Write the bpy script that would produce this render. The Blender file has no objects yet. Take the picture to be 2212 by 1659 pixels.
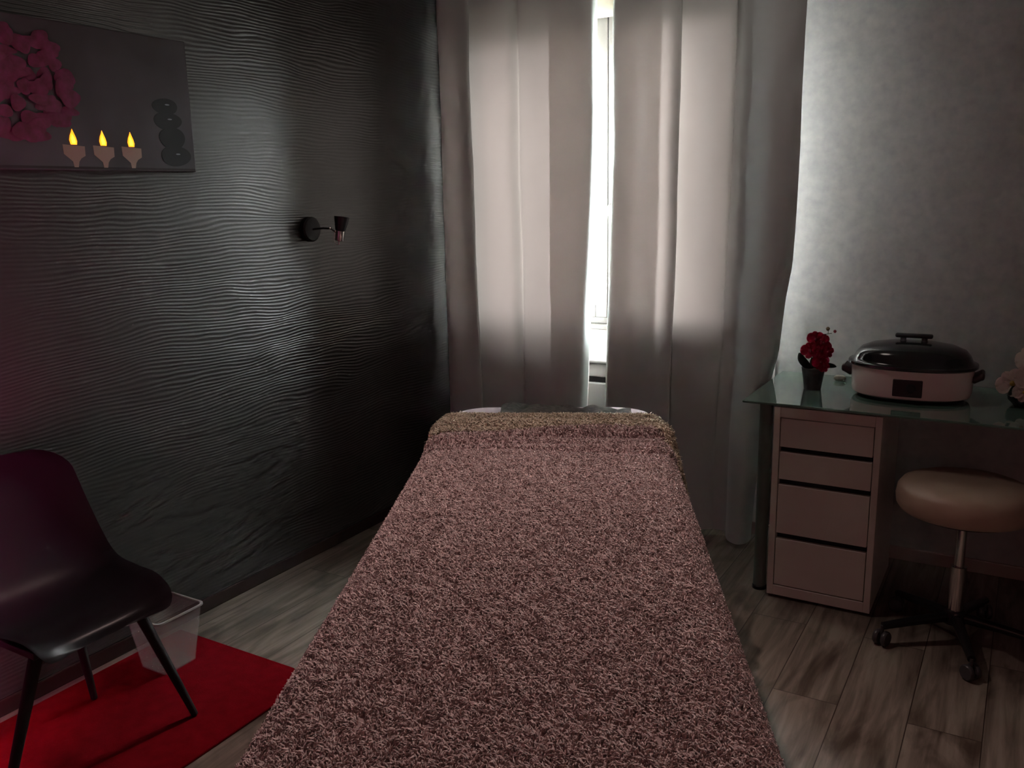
import bpy, bmesh, math, random
import numpy as np
from mathutils import Vector, Matrix
C = bpy.context.scene.collection
sc = bpy.context.scene
PI = math.pi

# ------------------------------------------------------------ camera
F_PX, PITCH, YAW, ROLL, HC = 1900.0, math.radians(12.18), math.radians(30.6), math.radians(-1.17), 1.5
fw = Vector((-math.sin(YAW)*math.cos(PITCH), math.cos(YAW)*math.cos(PITCH), -math.sin(PITCH)))
rt = Vector((math.cos(YAW), math.sin(YAW), 0)); up = rt.cross(fw)
rt2 = math.cos(ROLL)*rt + math.sin(ROLL)*up; up2 = -math.sin(ROLL)*rt + math.cos(ROLL)*up
cd = bpy.data.cameras.new('camera'); cam = bpy.data.objects.new('camera', cd); C.objects.link(cam)
cd.sensor_fit = 'HORIZONTAL'; cd.sensor_width = 36; cd.lens = 36*F_PX/2212
cd.clip_start = 0.02
m = Matrix((rt2, up2, -fw)).transposed().to_4x4(); m.translation = (0, 0, HC)
cam.matrix_world = m
sc.camera = cam

# ------------------------------------------------------------ sky, daylight, exposure
sc.view_settings.view_transform = 'Standard'; sc.view_settings.look = 'None'
sc.view_settings.gamma = 1; sc.view_settings.use_curve_mapping = False
sc.view_settings.exposure = 0.0
w = bpy.data.worlds.new('sky'); sc.world = w; w.use_nodes = True
nt = w.node_tree; nt.nodes.clear()
wo = nt.nodes.new('ShaderNodeOutputWorld'); bg = nt.nodes.new('ShaderNodeBackground')
tc = nt.nodes.new('ShaderNodeTexCoord'); sx = nt.nodes.new('ShaderNodeSeparateXYZ'); rmp = nt.nodes.new('ShaderNodeValToRGB')
mr = nt.nodes.new('ShaderNodeMapRange'); mr.inputs[1].default_value = -1; mr.inputs[2].default_value = 1
nt.links.new(tc.outputs['Generated'], sx.inputs[0]); nt.links.new(sx.outputs['Z'], mr.inputs[0])
nt.links.new(mr.outputs[0], rmp.inputs[0]); nt.links.new(rmp.outputs[0], bg.inputs[0]); nt.links.new(bg.outputs[0], wo.inputs[0])
e = rmp.color_ramp.elements
e[0].position = 0.0; e[0].color = (.10, .10, .09, 1)
e[1].position = 1.0; e[1].color = (.85, .95, 1.0, 1)
for p, c in ((.49, (.16, .16, .15, 1)), (.53, (.42, .43, .44, 1)), (.66, (.95, .98, 1.0, 1)), (.80, (1, 1, 1, 1))):
    q = e.new(p); q.color = c
SKY = 240.0
bg.inputs[1].default_value = SKY
sd = bpy.data.lights.new('sun', 'SUN'); sun = bpy.data.objects.new('sun', sd); C.objects.link(sun)
sd.energy = 14.0; sd.angle = math.radians(8); sd.color = (1, .78, .70)
SUN_FROM = Vector((-.35, 1.0, .22)).normalized()      # direction towards the sun
sun.rotation_euler = SUN_FROM.to_track_quat('Z', 'Y').to_euler()

sc.cycles.use_denoising = True; sc.cycles.sample_clamp_indirect = 60
sc.cycles.max_bounces = 10; sc.cycles.transparent_max_bounces = 16

# ------------------------------------------------------------ helpers
def new_mat(name, col, rough=.6, metal=0, **kw):
    mt = bpy.data.materials.new(name); mt.use_nodes = True
    b = mt.node_tree.nodes['Principled BSDF']
    b.inputs['Base Color'].default_value = (*col, 1); b.inputs['Roughness'].default_value = rough
    b.inputs['Metallic'].default_value = metal
    for k, v in kw.items(): b.inputs[k.replace('_', ' ')].default_value = v
    return mt
def nodes(mt):
    t = mt.node_tree; return t, t.nodes, t.links, t.nodes['Principled BSDF']
def N(t, kind, **kw):
    n = t.nodes.new(kind)
    for k, v in kw.items():
        if k.startswith('i_'): n.inputs[k[2:].replace('_', ' ')].default_value = v
        else: setattr(n, k, v)
    return n
def mottled(mt, c1, c2, scale=8, bump=0, bscale=60, dist=.002):
    t, ns, L, b = nodes(mt)
    co = N(t, 'ShaderNodeTexCoord'); nz = N(t, 'ShaderNodeTexNoise', i_Scale=scale, i_Detail=6)
    r = N(t, 'ShaderNodeValToRGB'); r.color_ramp.elements[0].color = (*c1, 1); r.color_ramp.elements[1].color = (*c2, 1)
    r.color_ramp.elements[0].position = .3; r.color_ramp.elements[1].position = .7
    L.new(co.outputs['Object'], nz.inputs[0]); L.new(nz.outputs['Fac'], r.inputs[0]); L.new(r.outputs[0], b.inputs['Base Color'])
    if bump:
        n2 = N(t, 'ShaderNodeTexNoise', i_Scale=bscale, i_Detail=4); bp = N(t, 'ShaderNodeBump', i_Strength=bump, i_Distance=dist)
        L.new(co.outputs['Object'], n2.inputs[0]); L.new(n2.outputs['Fac'], bp.inputs['Height']); L.new(bp.outputs[0], b.inputs['Normal'])
    return mt

def obj(name, bm, mt, parent=None, smooth=False, recalc=True):
    me = bpy.data.meshes.new(name)
    if recalc: bmesh.ops.recalc_face_normals(bm, faces=bm.faces[:])
    bm.to_mesh(me); bm.free()
    if smooth:
        for p in me.polygons: p.use_smooth = True
        try: me.set_sharp_from_angle(angle=math.radians(42))
        except Exception: pass
    if mt is not None: me.materials.append(mt)
    o = bpy.data.objects.new(name, me); C.objects.link(o)
    if parent is not None: o.parent = parent
    return o
def tag(o, label=None, cat=None, group=None, kind=None):
    if label: o['label'] = label
    if cat: o['category'] = cat
    if group: o['group'] = group
    if kind: o['kind'] = kind
    return o
def empty(name, label, cat, loc, rz=0, group=None):
    o = bpy.data.objects.new(name, None); C.objects.link(o); o.empty_display_size = .05
    o.location = loc; o.rotation_euler = (0, 0, rz)
    return tag(o, label, cat, group)
def box(bm, x0, x1, y0, y1, z0, z1, bev=0, seg=2, M=None):
    r = bmesh.ops.create_cube(bm, size=1)
    vs = r['verts']
    for v in vs:
        v.co = Vector((x0 + (v.co.x+.5)*(x1-x0), y0 + (v.co.y+.5)*(y1-y0), z0 + (v.co.z+.5)*(z1-z0)))
    if bev:
        es = list({ed for v in vs for ed in v.link_edges})
        r2 = bmesh.ops.bevel(bm, geom=es, offset=bev, segments=seg, profile=.5, affect='EDGES')
        vs = list({v for f in r2['faces'] for v in f.verts} | {v for v in vs if v.is_valid})
    if M is not None:
        for v in vs: v.co = M @ v.co
    return vs
def bx(*a, **k):
    bm = bmesh.new(); box(bm, *a, **k); return bm
def loft(bm, rings, cap0=True, cap1=True, closed=True):
    R = [[bm.verts.new(p) for p in r] for r in rings]
    n = len(R[0])
    for a, b in zip(R, R[1:]):
        for i in range(n if closed else n-1):
            j = (i+1) % n
            bm.faces.new((a[i], a[j], b[j], b[i]))
    if cap0 and closed: bm.faces.new(R[0][::-1])
    if cap1 and closed: bm.faces.new(R[-1])
    return R
def lathe(bm, prof, n=32, c=(0, 0, 0), sx=1, sy=1, ex=2.0, M=None, cap0=True, cap1=True):
    """prof: [(r, z)]; ex: superellipse exponent"""
    rings = []
    for r, z in prof:
        ring = []
        for i in range(n):
            t = 2*PI*i/n; ct, st = math.cos(t), math.sin(t)
            x = math.copysign(abs(ct)**(2/ex), ct)*max(r, 1e-4)*sx; y = math.copysign(abs(st)**(2/ex), st)*max(r, 1e-4)*sy
            p = Vector((c[0]+x, c[1]+y, c[2]+z))
            if M is not None: p = M @ p
            ring.append(p)
        rings.append(ring)
    loft(bm, rings, cap0, cap1)
def tube(bm, pts, rad, n=10, taper=None):
    pts = [Vector(p) for p in pts]; rings = []
    prev = None
    for i, p in enumerate(pts):
        d = (pts[min(i+1, len(pts)-1)] - pts[max(i-1, 0)]).normalized()
        if prev is None:
            a = d.orthogonal().normalized()
        else:
            a = (prev - prev.dot(d)*d).normalized()
        prev = a; b = d.cross(a)
        r = rad if taper is None else rad + (taper-rad)*i/(len(pts)-1)
        rings.append([p + r*(math.cos(2*PI*k/n)*a + math.sin(2*PI*k/n)*b) for k in range(n)])
    loft(bm, rings)
def catmull(P, m=8):
    P = [Vector(p) for p in P]; out = []
    for i in range(len(P)-1):
        p0 = P[max(i-1, 0)]; p1 = P[i]; p2 = P[i+1]; p3 = P[min(i+2, len(P)-1)]
        for k in range(m):
            t = k/m
            out.append(.5*((2*p1) + (-p0+p2)*t + (2*p0-5*p1+4*p2-p3)*t*t + (-p0+3*p1-3*p2+p3)*t**3))
    out.append(P[-1]); return out
def lerp_table(tab, z):
    if z <= tab[0][0]: return tab[0][1]
    for (a, x), (b, y) in zip(tab, tab[1:]):
        if z <= b: return x + (y-x)*(z-a)/(b-a)
    return tab[-1][1]

# ------------------------------------------------------------ materials
YB, XL, XR, YF, ZC = 3.72, -2.55, 1.35, -1.3, 2.52
M = {}
M['white'] = new_mat('white_lacquer', (.70, .66, .60), .35)
M['pvc'] = new_mat('window_pvc', (.09, .09, .087), .3)
M['trim'] = new_mat('dark_trim', (.03, .018, .016), .18)
M['chrome'] = new_mat('chrome', (.75, .72, .70), .12, 1)
M['black'] = new_mat('black_plastic', (.010, .010, .011), .28)
M['blackmat'] = new_mat('black_matte', (.012, .012, .013), .6)
M['slot'] = new_mat('dark_slot', (.012, .010, .012), .8)
M['legmetal'] = new_mat('grey_green_metal', (.13, .17, .145), .5)

# dark embossed wallpaper with wavy horizontal ribs
wl = new_mat('embossed_wallpaper', (.032, .032, .029), .33, IOR=1.7)
t, ns, L, b = nodes(wl)
co = N(t, 'ShaderNodeTexCoord'); mp = N(t, 'ShaderNodeMapping'); mp.inputs['Scale'].default_value = (1, .35, 1)
nz = N(t, 'ShaderNodeTexNoise', i_Scale=5.0, i_Detail=2); ad = N(t, 'ShaderNodeVectorMath', operation='MULTIPLY_ADD')
ad.inputs[1].default_value = (0, 0, .10)
wv = N(t, 'ShaderNodeTexWave', wave_type='BANDS', bands_direction='Z', wave_profile='SIN', i_Scale=25, i_Distortion=0.6, i_Detail=1.5)
wv.inputs['Detail Scale'].default_value = 1.5
nz2 = N(t, 'ShaderNodeTexNoise', i_Scale=160, i_Detail=3)
mx = N(t, 'ShaderNodeMath', operation='MULTIPLY_ADD'); mx.inputs[1].default_value = .12
bp = N(t, 'ShaderNodeBump', i_Strength=.32, i_Distance=.0028)
L.new(co.outputs['Object'], mp.inputs[0]); L.new(mp.outputs[0], nz.inputs[0])
L.new(nz.outputs['Color'], ad.inputs[0]); L.new(mp.outputs[0], ad.inputs[2]); L.new(ad.outputs[0], wv.inputs[0])
L.new(co.outputs['Object'], nz2.inputs[0]); L.new(nz2.outputs['Fac'], mx.inputs[0]); L.new(wv.outputs['Fac'], mx.inputs[2])
L.new(mx.outputs[0], bp.inputs['Height']); L.new(bp.outputs[0], b.inputs['Normal'])
M['wall_dark'] = wl
M['wall_light'] = mottled(new_mat('grey_wallpaper', (.3, .3, .3), .38), (.32, .325, .33), (.40, .40, .395), 30, .35, 220, .001)
M['ceiling'] = mottled(new_mat('ceiling_paint', (.5, .5, .5), .8), (.30, .29, .28), (.34, .33, .32), 3)

# weathered laminate floor, planks along Y
fl = new_mat('laminate', (.3, .25, .2), .42)
t, ns, L, b = nodes(fl)
co = N(t, 'ShaderNodeTexCoord')
mp = N(t, 'ShaderNodeMapping'); mp.inputs['Rotation'].default_value = (0, 0, PI/2)
bk = N(t, 'ShaderNodeTexBrick', offset=.37, i_Scale=1, i_Mortar_Size=.0015)
bk.inputs['Brick Width'].default_value = 1.25; bk.inputs['Row Height'].default_value = .19
bk.inputs['Color1'].default_value = (.2, .2, .2, 1); bk.inputs['Color2'].default_value = (.9, .9, .9, 1); bk.inputs['Mortar'].default_value = (0, 0, 0, 1)
L.new(co.outputs['Object'], mp.inputs[0]); L.new(mp.outputs[0], bk.inputs['Vector'])
m2 = N(t, 'ShaderNodeMapping'); m2.inputs['Scale'].default_value = (26, 1.8, 1)
ofs = N(t, 'ShaderNodeVectorMath', operation='MULTIPLY_ADD'); ofs.inputs[1].default_value = (3, 7, 0)
L.new(bk.outputs['Color'], ofs.inputs[0]); L.new(co.outputs['Object'], ofs.inputs[2]); L.new(ofs.outputs[0], m2.inputs[0])
g1 = N(t, 'ShaderNodeTexNoise', i_Scale=1.0, i_Detail=8, i_Roughness=.65, i_Distortion=.6); L.new(m2.outputs[0], g1.inputs[0])
m3 = N(t, 'ShaderNodeMapping'); m3.inputs['Scale'].default_value = (7, 2.0, 1); L.new(ofs.outputs[0], m3.inputs[0])
g2 = N(t, 'ShaderNodeTexNoise', i_Scale=1.2, i_Detail=5, i_Distortion=1.2); L.new(m3.outputs[0], g2.inputs[0])
r1 = N(t, 'ShaderNodeValToRGB'); r1.color_ramp.elements[0].position = .33; r1.color_ramp.elements[0].color = (.095, .074, .056, 1)
r1.color_ramp.elements[1].position = .62; r1.color_ramp.elements[1].color = (.26, .225, .185, 1)
r2 = N(t, 'ShaderNodeValToRGB'); r2.color_ramp.elements[0].position = .30; r2.color_ramp.elements[0].color = (.22, .17, .13, 1)
r2.color_ramp.elements[1].position = .50; r2.color_ramp.elements[1].color = (1, 1, 1, 1)
ml = N(t, 'ShaderNodeMix', data_type='RGBA', blend_type='MULTIPLY'); ml.inputs[0].default_value = .85
L.new(g1.outputs['Fac'], r1.inputs[0]); L.new(g2.outputs['Fac'], r2.inputs[0]); L.new(r1.outputs[0], ml.inputs[6]); L.new(r2.outputs[0], ml.inputs[7])
ml2 = N(t, 'ShaderNodeMix', data_type='RGBA', blend_type='MIX'); L.new(bk.outputs['Fac'], ml2.inputs[0])
L.new(ml.outputs[2], ml2.inputs[6]); ml2.inputs[7].default_value = (.03, .02, .015, 1)
L.new(ml2.outputs[2], b.inputs['Base Color'])
bp = N(t, 'ShaderNodeBump', i_Strength=.25, i_Distance=.001); L.new(g1.outputs['Fac'], bp.inputs['Height']); L.new(bp.outputs[0], b.inputs['Normal'])
M['floor'] = fl

# ------------------------------------------------------------ room shell
def struct(name, bm, mt, parent=None, **k):
    o = obj(name, bm, mt, parent, **k)
    if parent is None: o['kind'] = 'structure'
    return o
WX0, WX1, WZ0, WZ1 = -2.38, -1.06, .90, 2.30           # opening of the window
struct('floor', bx(XL-.1, XR+.1, YF-.1, YB+.1, -.08, 0), M['floor'])
struct('ceiling', bx(XL-.1, XR+.1, YF-.1, YB+.1, ZC, ZC+.08), M['ceiling'])
struct('wall_left', bx(XL-.1, XL, YF-.1, YB+.1, 0, ZC), M['wall_dark'])
struct('wall_right', bx(XR, XR+.1, YF-.1, YB+.1, 0, ZC), M['wall_light'])
struct('wall_front', bx(XL, XR, YF-.1, YF, 0, ZC), M['wall_light'])
bm = bmesh.new()
YO = YB+.24
box(bm, XL, WX0, YB, YO, 0, ZC); box(bm, WX1, XR, YB, YO, 0, ZC)
box(bm, WX0, WX1, YB, YO, 0, WZ0); box(bm, WX0, WX1, YB, YO, WZ1, ZC)
struct('wall_back', bm, M['wall_light'])
# dark baseboard on the left wall, pale one on the back wall
bm = bmesh.new(); box(bm, XL, XL+.014, YF, YB-.02, 0, .052, bev=.004)
struct('baseboard_left', bm, M['trim'])
struct('baseboard_back', bx(XL+.02, XR, YB-.014, YB, 0, .055, bev=.004), new_mat('pale_pink_trim', (.36, .27, .25), .4))

struct('bounce_panel', bx(WX0-.02, -.90, YB-.006, YB, .056, .876), new_mat('bounce_white', (.80, .79, .77), .6))  # white panel added to bounce daylight down behind the curtain
# window: frame, two sashes, glass, handle
win = bpy.data.objects.new('window_1', None); C.objects.link(win); win['kind'] = 'structure'; win.location = (0, 0, 0)
ym0, ym1 = YB+.005, YB+.075
bm = bmesh.new()
box(bm, WX0, WX0+.045, ym0, ym1, WZ0, WZ1, bev=.004); box(bm, WX1-.045, WX1, ym0, ym1, WZ0, WZ1, bev=.004)
box(bm, WX0+.045, WX1-.045, ym0, ym1, WZ0, WZ0+.04, bev=.004); box(bm, WX0+.045, WX1-.045, ym0, ym1, WZ1-.04, WZ1, bev=.004)
obj('window_frame', bm, M['pvc'], win, smooth=True)
XM = -1.675
gl = new_mat('window_glass', (1, 1, 1), 0.0, 0, Transmission_Weight=1.0, IOR=1.0)
t = gl.node_tree; t.nodes.clear()
o_ = t.nodes.new('ShaderNodeOutputMaterial'); tr = t.nodes.new('ShaderNodeBsdfTransparent'); gg = t.nodes.new('ShaderNodeBsdfGlossy'); mxs = t.nodes.new('ShaderNodeMixShader')
fr_ = t.nodes.new('ShaderNodeFresnel'); fr_.inputs[0].default_value = 1.25
gg.inputs['Roughness'].default_value = .02; tr.inputs[0].default_value = (.96, .98, .97, 1)
t.links.new(fr_.outputs[0], mxs.inputs[0]); t.links.new(tr.outputs[0], mxs.inputs[1]); t.links.new(gg.outputs[0], mxs.inputs[2]); t.links.new(mxs.outputs[0], o_.inputs[0])
M['glass'] = gl
for (a, b_) in ((WX0+.03, XM-.0), (XM+.003, WX1-.03)):
    y0, y1 = YB-.012, YB+.05; z0, z1 = WZ0+.03, WZ1-.03; s = .058
    bm = bmesh.new()
    for q in ((a, a+s, z0, z1), (b_-s, b_, z0, z1)): box(bm, q[0], q[1], y0, y1, q[2], q[3], bev=.006, seg=3)
    for q in ((z0, z0+s), (z1-s, z1)): box(bm, a+s, b_-s, y0, y1, q[0], q[1], bev=.006, seg=3)
    # glazing bead
    for q in ((a+s, a+s+.012), (b_-s-.012, b_-s)): box(bm, q[0], q[1], y0+.018, y1-.01, z0+s, z1-s)
    sash = obj('sash', bm, M['pvc'], win, smooth=True)
    obj('pane', bx(a+s-.003, b_-s+.003, YB+.022, YB+.028, z0+s-.003, z1-s+.003), M['glass'], sash)
# handle on the right sash stile
bm = bmesh.new(); hx = XM+.032; hz = 1.43
lathe(bm, [(.0, 0), (.017, 0), (.017, .010), (.012, .013), (0, .013)], 20, M=Matrix.Translation((hx, YB-.012, hz)) @ Matrix.Rotation(PI/2, 4, 'X') @ Matrix.Diagonal((1, 2.0, 1, 1)))
hd = obj('handle', bm, M['pvc'], win, smooth=True)
bm = bmesh.new()
tube(bm, catmull([(hx, YB-.02, hz+.012), (hx, YB-.045, hz+.012), (hx-.004, YB-.058, hz), (hx-.016, YB-.060, hz-.035), (hx-.026, YB-.058, hz-.075), (hx-.031, YB-.056, hz-.115)], 5), .011, 10, .006)
obj('grip', bm, M['pvc'], hd, smooth=True)
obj('sill_board', bx(WX0-.04, WX1+.04, YB-.035, YB+.03, WZ0-.022, WZ0, bev=.004), M['pvc'], win)
# roller blind cassette above the glass
rb = empty('roller_blind', 'cream roller blind cassette above the window behind the curtains', 'blind', (0, 0, 0))
obj('cassette', bx(WX0+.03, WX1-.03, YB-.085, YB-.016, 2.235, 2.325, bev=.012, seg=4), new_mat('cream_blind', (.30, .29, .24), .45), rb, smooth=True)
for x in (WX0+.02, WX1-.03):
    obj('end_cap', bx(x, x+.01, YB-.09, YB-.004, 2.23, 2.33, bev=.003), M['pvc'], rb)

# radiator below the window
rd = empty('radiator', 'white wall radiator below the window, seen through the curtain gap', 'radiator', (0, 0, 0))
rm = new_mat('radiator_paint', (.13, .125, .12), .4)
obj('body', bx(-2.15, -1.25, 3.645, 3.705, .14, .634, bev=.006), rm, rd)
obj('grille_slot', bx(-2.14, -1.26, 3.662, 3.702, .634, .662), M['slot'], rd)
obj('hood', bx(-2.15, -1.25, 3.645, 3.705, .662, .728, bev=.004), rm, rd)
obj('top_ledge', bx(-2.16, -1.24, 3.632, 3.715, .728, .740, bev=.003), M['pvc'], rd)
for x in (-2.0, -1.44): obj('bracket', bx(x, x+.04, 3.69, 3.716, .2, .5), M['pvc'], rd)

# ------------------------------------------------------------ curtains
cm = new_mat('curtain_cloth', (.3, .3, .3), .75)
t, ns, L, b = nodes(cm); out = t.nodes['Material Output']
b.inputs['Base Color'].default_value = (.22, .215, .225, 1)
gm_ = N(t, 'ShaderNodeNewGeometry'); mxc = N(t, 'ShaderNodeMix', data_type='RGBA'); mxc.inputs[6].default_value = (.44, .50, .495, 1); mxc.inputs[7].default_value = (.82, .81, .79, 1)
L.new(gm_.outputs['Backfacing'], mxc.inputs[0]); L.new(mxc.outputs[2], b.inputs['Base Color'])      # grey face; pale lining on the window side added to bounce daylight
b.inputs['Sheen Weight'].default_value = .25; b.inputs['Sheen Roughness'].default_value = .4
co = N(t, 'ShaderNodeTexCoord'); mp = N(t, 'ShaderNodeMapping'); mp.inputs['Scale'].default_value = (240, 60, 900)
nz = N(t, 'ShaderNodeTexNoise', i_Scale=1, i_Detail=2); L.new(co.outputs['Object'], mp.inputs[0]); L.new(mp.outputs[0], nz.inputs[0])
bp = N(t, 'ShaderNodeBump', i_Strength=.3, i_Distance=.0008); L.new(nz.outputs['Fac'], bp.inputs['Height']); L.new(bp.outputs[0], b.inputs['Normal'])
mp2 = N(t, 'ShaderNodeMapping'); mp2.inputs['Scale'].default_value = (30, 10, 260); n3 = N(t, 'ShaderNodeTexNoise', i_Scale=1, i_Detail=3)
L.new(co.outputs['Object'], mp2.inputs[0]); L.new(mp2.outputs[0], n3.inputs[0])
tr = N(t, 'ShaderNodeBsdfTranslucent'); rr = N(t, 'ShaderNodeValToRGB')
rr.color_ramp.elements[0].position = .3; rr.color_ramp.elements[0].color = (.0072, .0060, .0056, 1)
rr.color_ramp.elements[1].position = .7; rr.color_ramp.elements[1].color = (.0094, .0078, .0073, 1)
L.new(n3.outputs['Fac'], rr.inputs[0]); L.new(rr.outputs[0], tr.inputs['Color'])
ads = N(t, 'ShaderNodeAddShader'); L.new(b.outputs[0], ads.inputs[0]); L.new(tr.outputs[0], ads.inputs[1]); L.new(ads.outputs[0], out.inputs[0])
M['curtain'] = cm
hm = new_mat('hem_lining', (.25, .24, .23), .9)
t, ns, L, b = nodes(hm); out = t.nodes['Material Output']; tr = N(t, 'ShaderNodeBsdfTranslucent'); tr.inputs[0].default_value = (.50, .48, .47, 1)
ads = N(t, 'ShaderNodeAddShader'); L.new(b.outputs[0], ads.inputs[0]); L.new(tr.outputs[0], ads.inputs[1]); L.new(ads.outputs[0], out.inputs[0])
M['hem'] = hm

def curtain_sheet(plan_top, plan_bot, z0, z1, nz_=60, hemz=0):
    """plan_top / plan_bot: lists of (x, y) of equal length, blended along the height"""
    a = catmull([(x, y, 0) for x, y in plan_top], 10); b_ = catmull([(x, y, 0) for x, y in plan_bot], 10)
    bm = bmesh.new(); rows = []
    for k in range(nz_+1):
        u = k/nz_; z = z0 + (z1-z0)*u
        row = []
        for i, (p, q) in enumerate(zip(a, b_)):
            s = min(1, max(0, z/1.9)); s = s*s*(3-2*s)
            x = q.x + (p.x-q.x)*s; y = q.y + (p.y-q.y)*s
            y += .0022*math.sin(9*z + x*17) + .0012*math.sin(23*z - x*40)
            x += .0016*math.sin(6*z + x*9)
            row.append(bm.verts.new((x, y, z)))
        rows.append(row)
    for r0, r1 in zip(rows, rows[1:]):
        for i in range(len(r0)-1): bm.faces.new((r0[i], r0[i+1], r1[i+1], r1[i]))
    return bm
ZT = 2.44
lt = [(-2.478, 3.705), (-2.462, 3.60), (-2.445, 3.53), (-2.40, 3.485), (-2.33, 3.462), (-2.262, 3.468), (-2.245, 3.482), (-2.27, 3.492), (-2.29, 3.503), (-2.26, 3.512), (-2.20, 3.500), (-2.12, 3.480), (-2.055, 3.488), (-2.022, 3.528), (-1.995, 3.492), (-1.92, 3.474), (-1.84, 3.468), (-1.78, 3.472), (-1.725, 3.475), (-1.680, 3.483), (-1.652, 3.503), (-1.645, 3.535)]
lb = [(-2.480, 3.705), (-2.466, 3.60), (-2.450, 3.53), (-2.40, 3.480), (-2.33, 3.455), (-2.235, 3.460), (-2.215, 3.475), (-2.24, 3.487), (-2.26, 3.500), (-2.24, 3.512), (-2.18, 3.500), (-2.10, 3.480), (-2.045, 3.488), (-2.012, 3.525), (-1.98, 3.492), (-1.92, 3.474), (-1.85, 3.466), (-1.80, 3.466), (-1.775, 3.466), (-1.742, 3.475), (-1.720, 3.500), (-1.712, 3.540)]
rt_ = [(-1.585,3.565),(-1.576,3.548),(-1.555,3.545),(-1.49,3.570),(-1.43,3.560),(-1.375,3.568),(-1.335,3.562),(-1.298,3.562),(-1.292,3.572),(-1.325,3.584),(-1.330,3.594),(-1.27,3.588),(-1.20,3.566),(-1.13,3.550),(-1.075,3.545),(-1.062,3.556),(-1.09,3.572),(-1.095,3.584),(-1.05,3.588),(-.99,3.540),(-.91,3.485),(-.86,3.480),(-.825,3.490),(-.792,3.510)]
rbm = [(-1.628,3.565),(-1.618,3.548),(-1.590,3.545),(-1.52,3.570),(-1.46,3.575),(-1.40,3.575),(-1.365,3.57),(-1.328,3.57),(-1.322,3.58),(-1.352,3.592),(-1.357,3.602),(-1.30,3.600),(-1.24,3.595),(-1.19,3.60),(-1.145,3.615),(-1.13,3.626),(-1.12,3.632),(-1.09,3.635),(-1.062,3.628),(-1.050,3.580),(-1.020,3.525),(-.975,3.503),(-.945,3.540),(-.943,3.600)]
def add_eyelets(parent, plan, n):
    pass
cl = empty('curtain', 'grey floor-length curtain left of the gap, reaching the dark wall', 'curtain', (0, 0, 0))
obj('cloth', curtain_sheet(lt, lb, .015, ZT), M['curtain'], cl, recalc=False)
cr = empty('curtain', 'grey floor-length curtain right of the gap, hanging beside the glass desk', 'curtain', (0, 0, 0))
def right_edge_adj(bm, full=True):
    # the desk corner pushes the free edge to the left below the worktop
    for v in bm.verts:
        z = v.co.z; x = v.co.x
        if x > -1.12:
            k = (x+1.12)/.32
            tgt = lerp_table([(0, -.945), (.45, -.915), (.70, -.888), (.765, -.868), (.85, -.843), (1.06, -.830), (1.21, -.808), (1.6, -.803), (2.5, -.797)], z)
            ref = -.945 + (.145)*((lambda s: s*s*(3-2*s))(min(1, max(0, z/1.9))))
            v.co.x += (tgt-ref)*k
    return bm
obj('cloth', right_edge_adj(curtain_sheet(rt_, rbm, .022, ZT)), M['curtain'], cr, recalc=False)
for o in (cl.children[0], cr.children[0]):
    for p in o.data.polygons: p.use_smooth = True
# turned-back side hems (second layer of cloth behind each free edge)
def hem(planT, planB, lo, hi, dy, z0, parent, adj=False):
    a = planT[lo:hi]; b_ = planB[lo:hi]
    bm = curtain_sheet([(x, y+dy) for x, y in a], [(x, y+dy) for x, y in b_], z0, ZT)
    o = obj('side_hem', bm, M['hem'], parent, recalc=False)
    for p in o.data.polygons: p.use_smooth = True
hem(lt, lb, 16, 22, .006, .016, cl)
hem(lt, lb, 2, 6, .008, .016, cl)
hem(rt_, rbm, 1, 6, .008, .023, cr)
# ceiling track
trk = empty('curtain_track', 'white curtain track running along the top of the window wall', 'curtain track', (0, 0, 0))
obj('rail', bx(-2.50, -.74, 3.50, 3.60, 2.445, 2.475, bev=.005), M['pvc'], trk)
for x in (-2.4, -1.62, -.85): obj('bracket', bx(x-.02, x+.02, 3.52, 3.58, 2.47, ZC+.001), M['pvc'], trk)

# ------------------------------------------------------------ massage table and what lies on it
TH = math.radians(26)
av = Vector((-math.sin(TH), math.cos(TH), 0)); bv = Vector((math.cos(TH), math.sin(TH), 0))
BC = -.107                                              # lateral centre of the table
def P(v, s, z): return av*v + bv*(BC+s) + Vector((0, 0, z))
BM = Matrix((bv, av, Vector((0, 0, 1)))).transposed().to_4x4()      # local x = across, y = along
mt_ = empty('massage_table', 'massage table with pale lilac padded top, under the fluffy blanket', 'massage table', (0, 0, 0))
vinyl = mottled(new_mat('lilac_vinyl', (.5, .4, .45), .4), (.47, .37, .42), (.52, .41, .46), 12, .15, 300, .0005)
# padded top: rounded rectangle, rounded edge
def rrect(hx, y0, y1, r, z, n=8):
    pts = []
    for cx_, cy_, a0 in ((hx-r, y1-r, 0), (-hx+r, y1-r, 90), (-hx+r, y0+r, 180), (hx-r, y0+r, 270)):
        for k in range(n+1):
            a = math.radians(a0 + 90*k/n); pts.append((cx_+r*math.cos(a), cy_+r*math.sin(a)))
    return [P(y, x, z) for x, y in pts]
TV0, TV1, THX = 1.25, 3.215, .365
bm = bmesh.new()
rings = []
for k in range(7):
    a = PI*k/6 - PI/2; ins = .025*(1-math.cos(a)); z = .69 + .030*math.sin(a)
    rings.append(rrect(THX-ins, TV0+ins, TV1-ins, .12, z))
loft(bm, rings)
obj('padded_top', bm, vinyl, mt_, smooth=True)
wood = mottled(new_mat('beech', (.35, .2, .1), .4), (.30, .17, .09), (.42, .26, .14), 6)
bm = bmesh.new(); 
for s in (-1, 1): box(bm, s*.30-.015, s*.30+.015, TV0+.08, TV1-.08, .58, .661, M=Matrix.Translation(av*0+bv*BC) @ BM)
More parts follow.
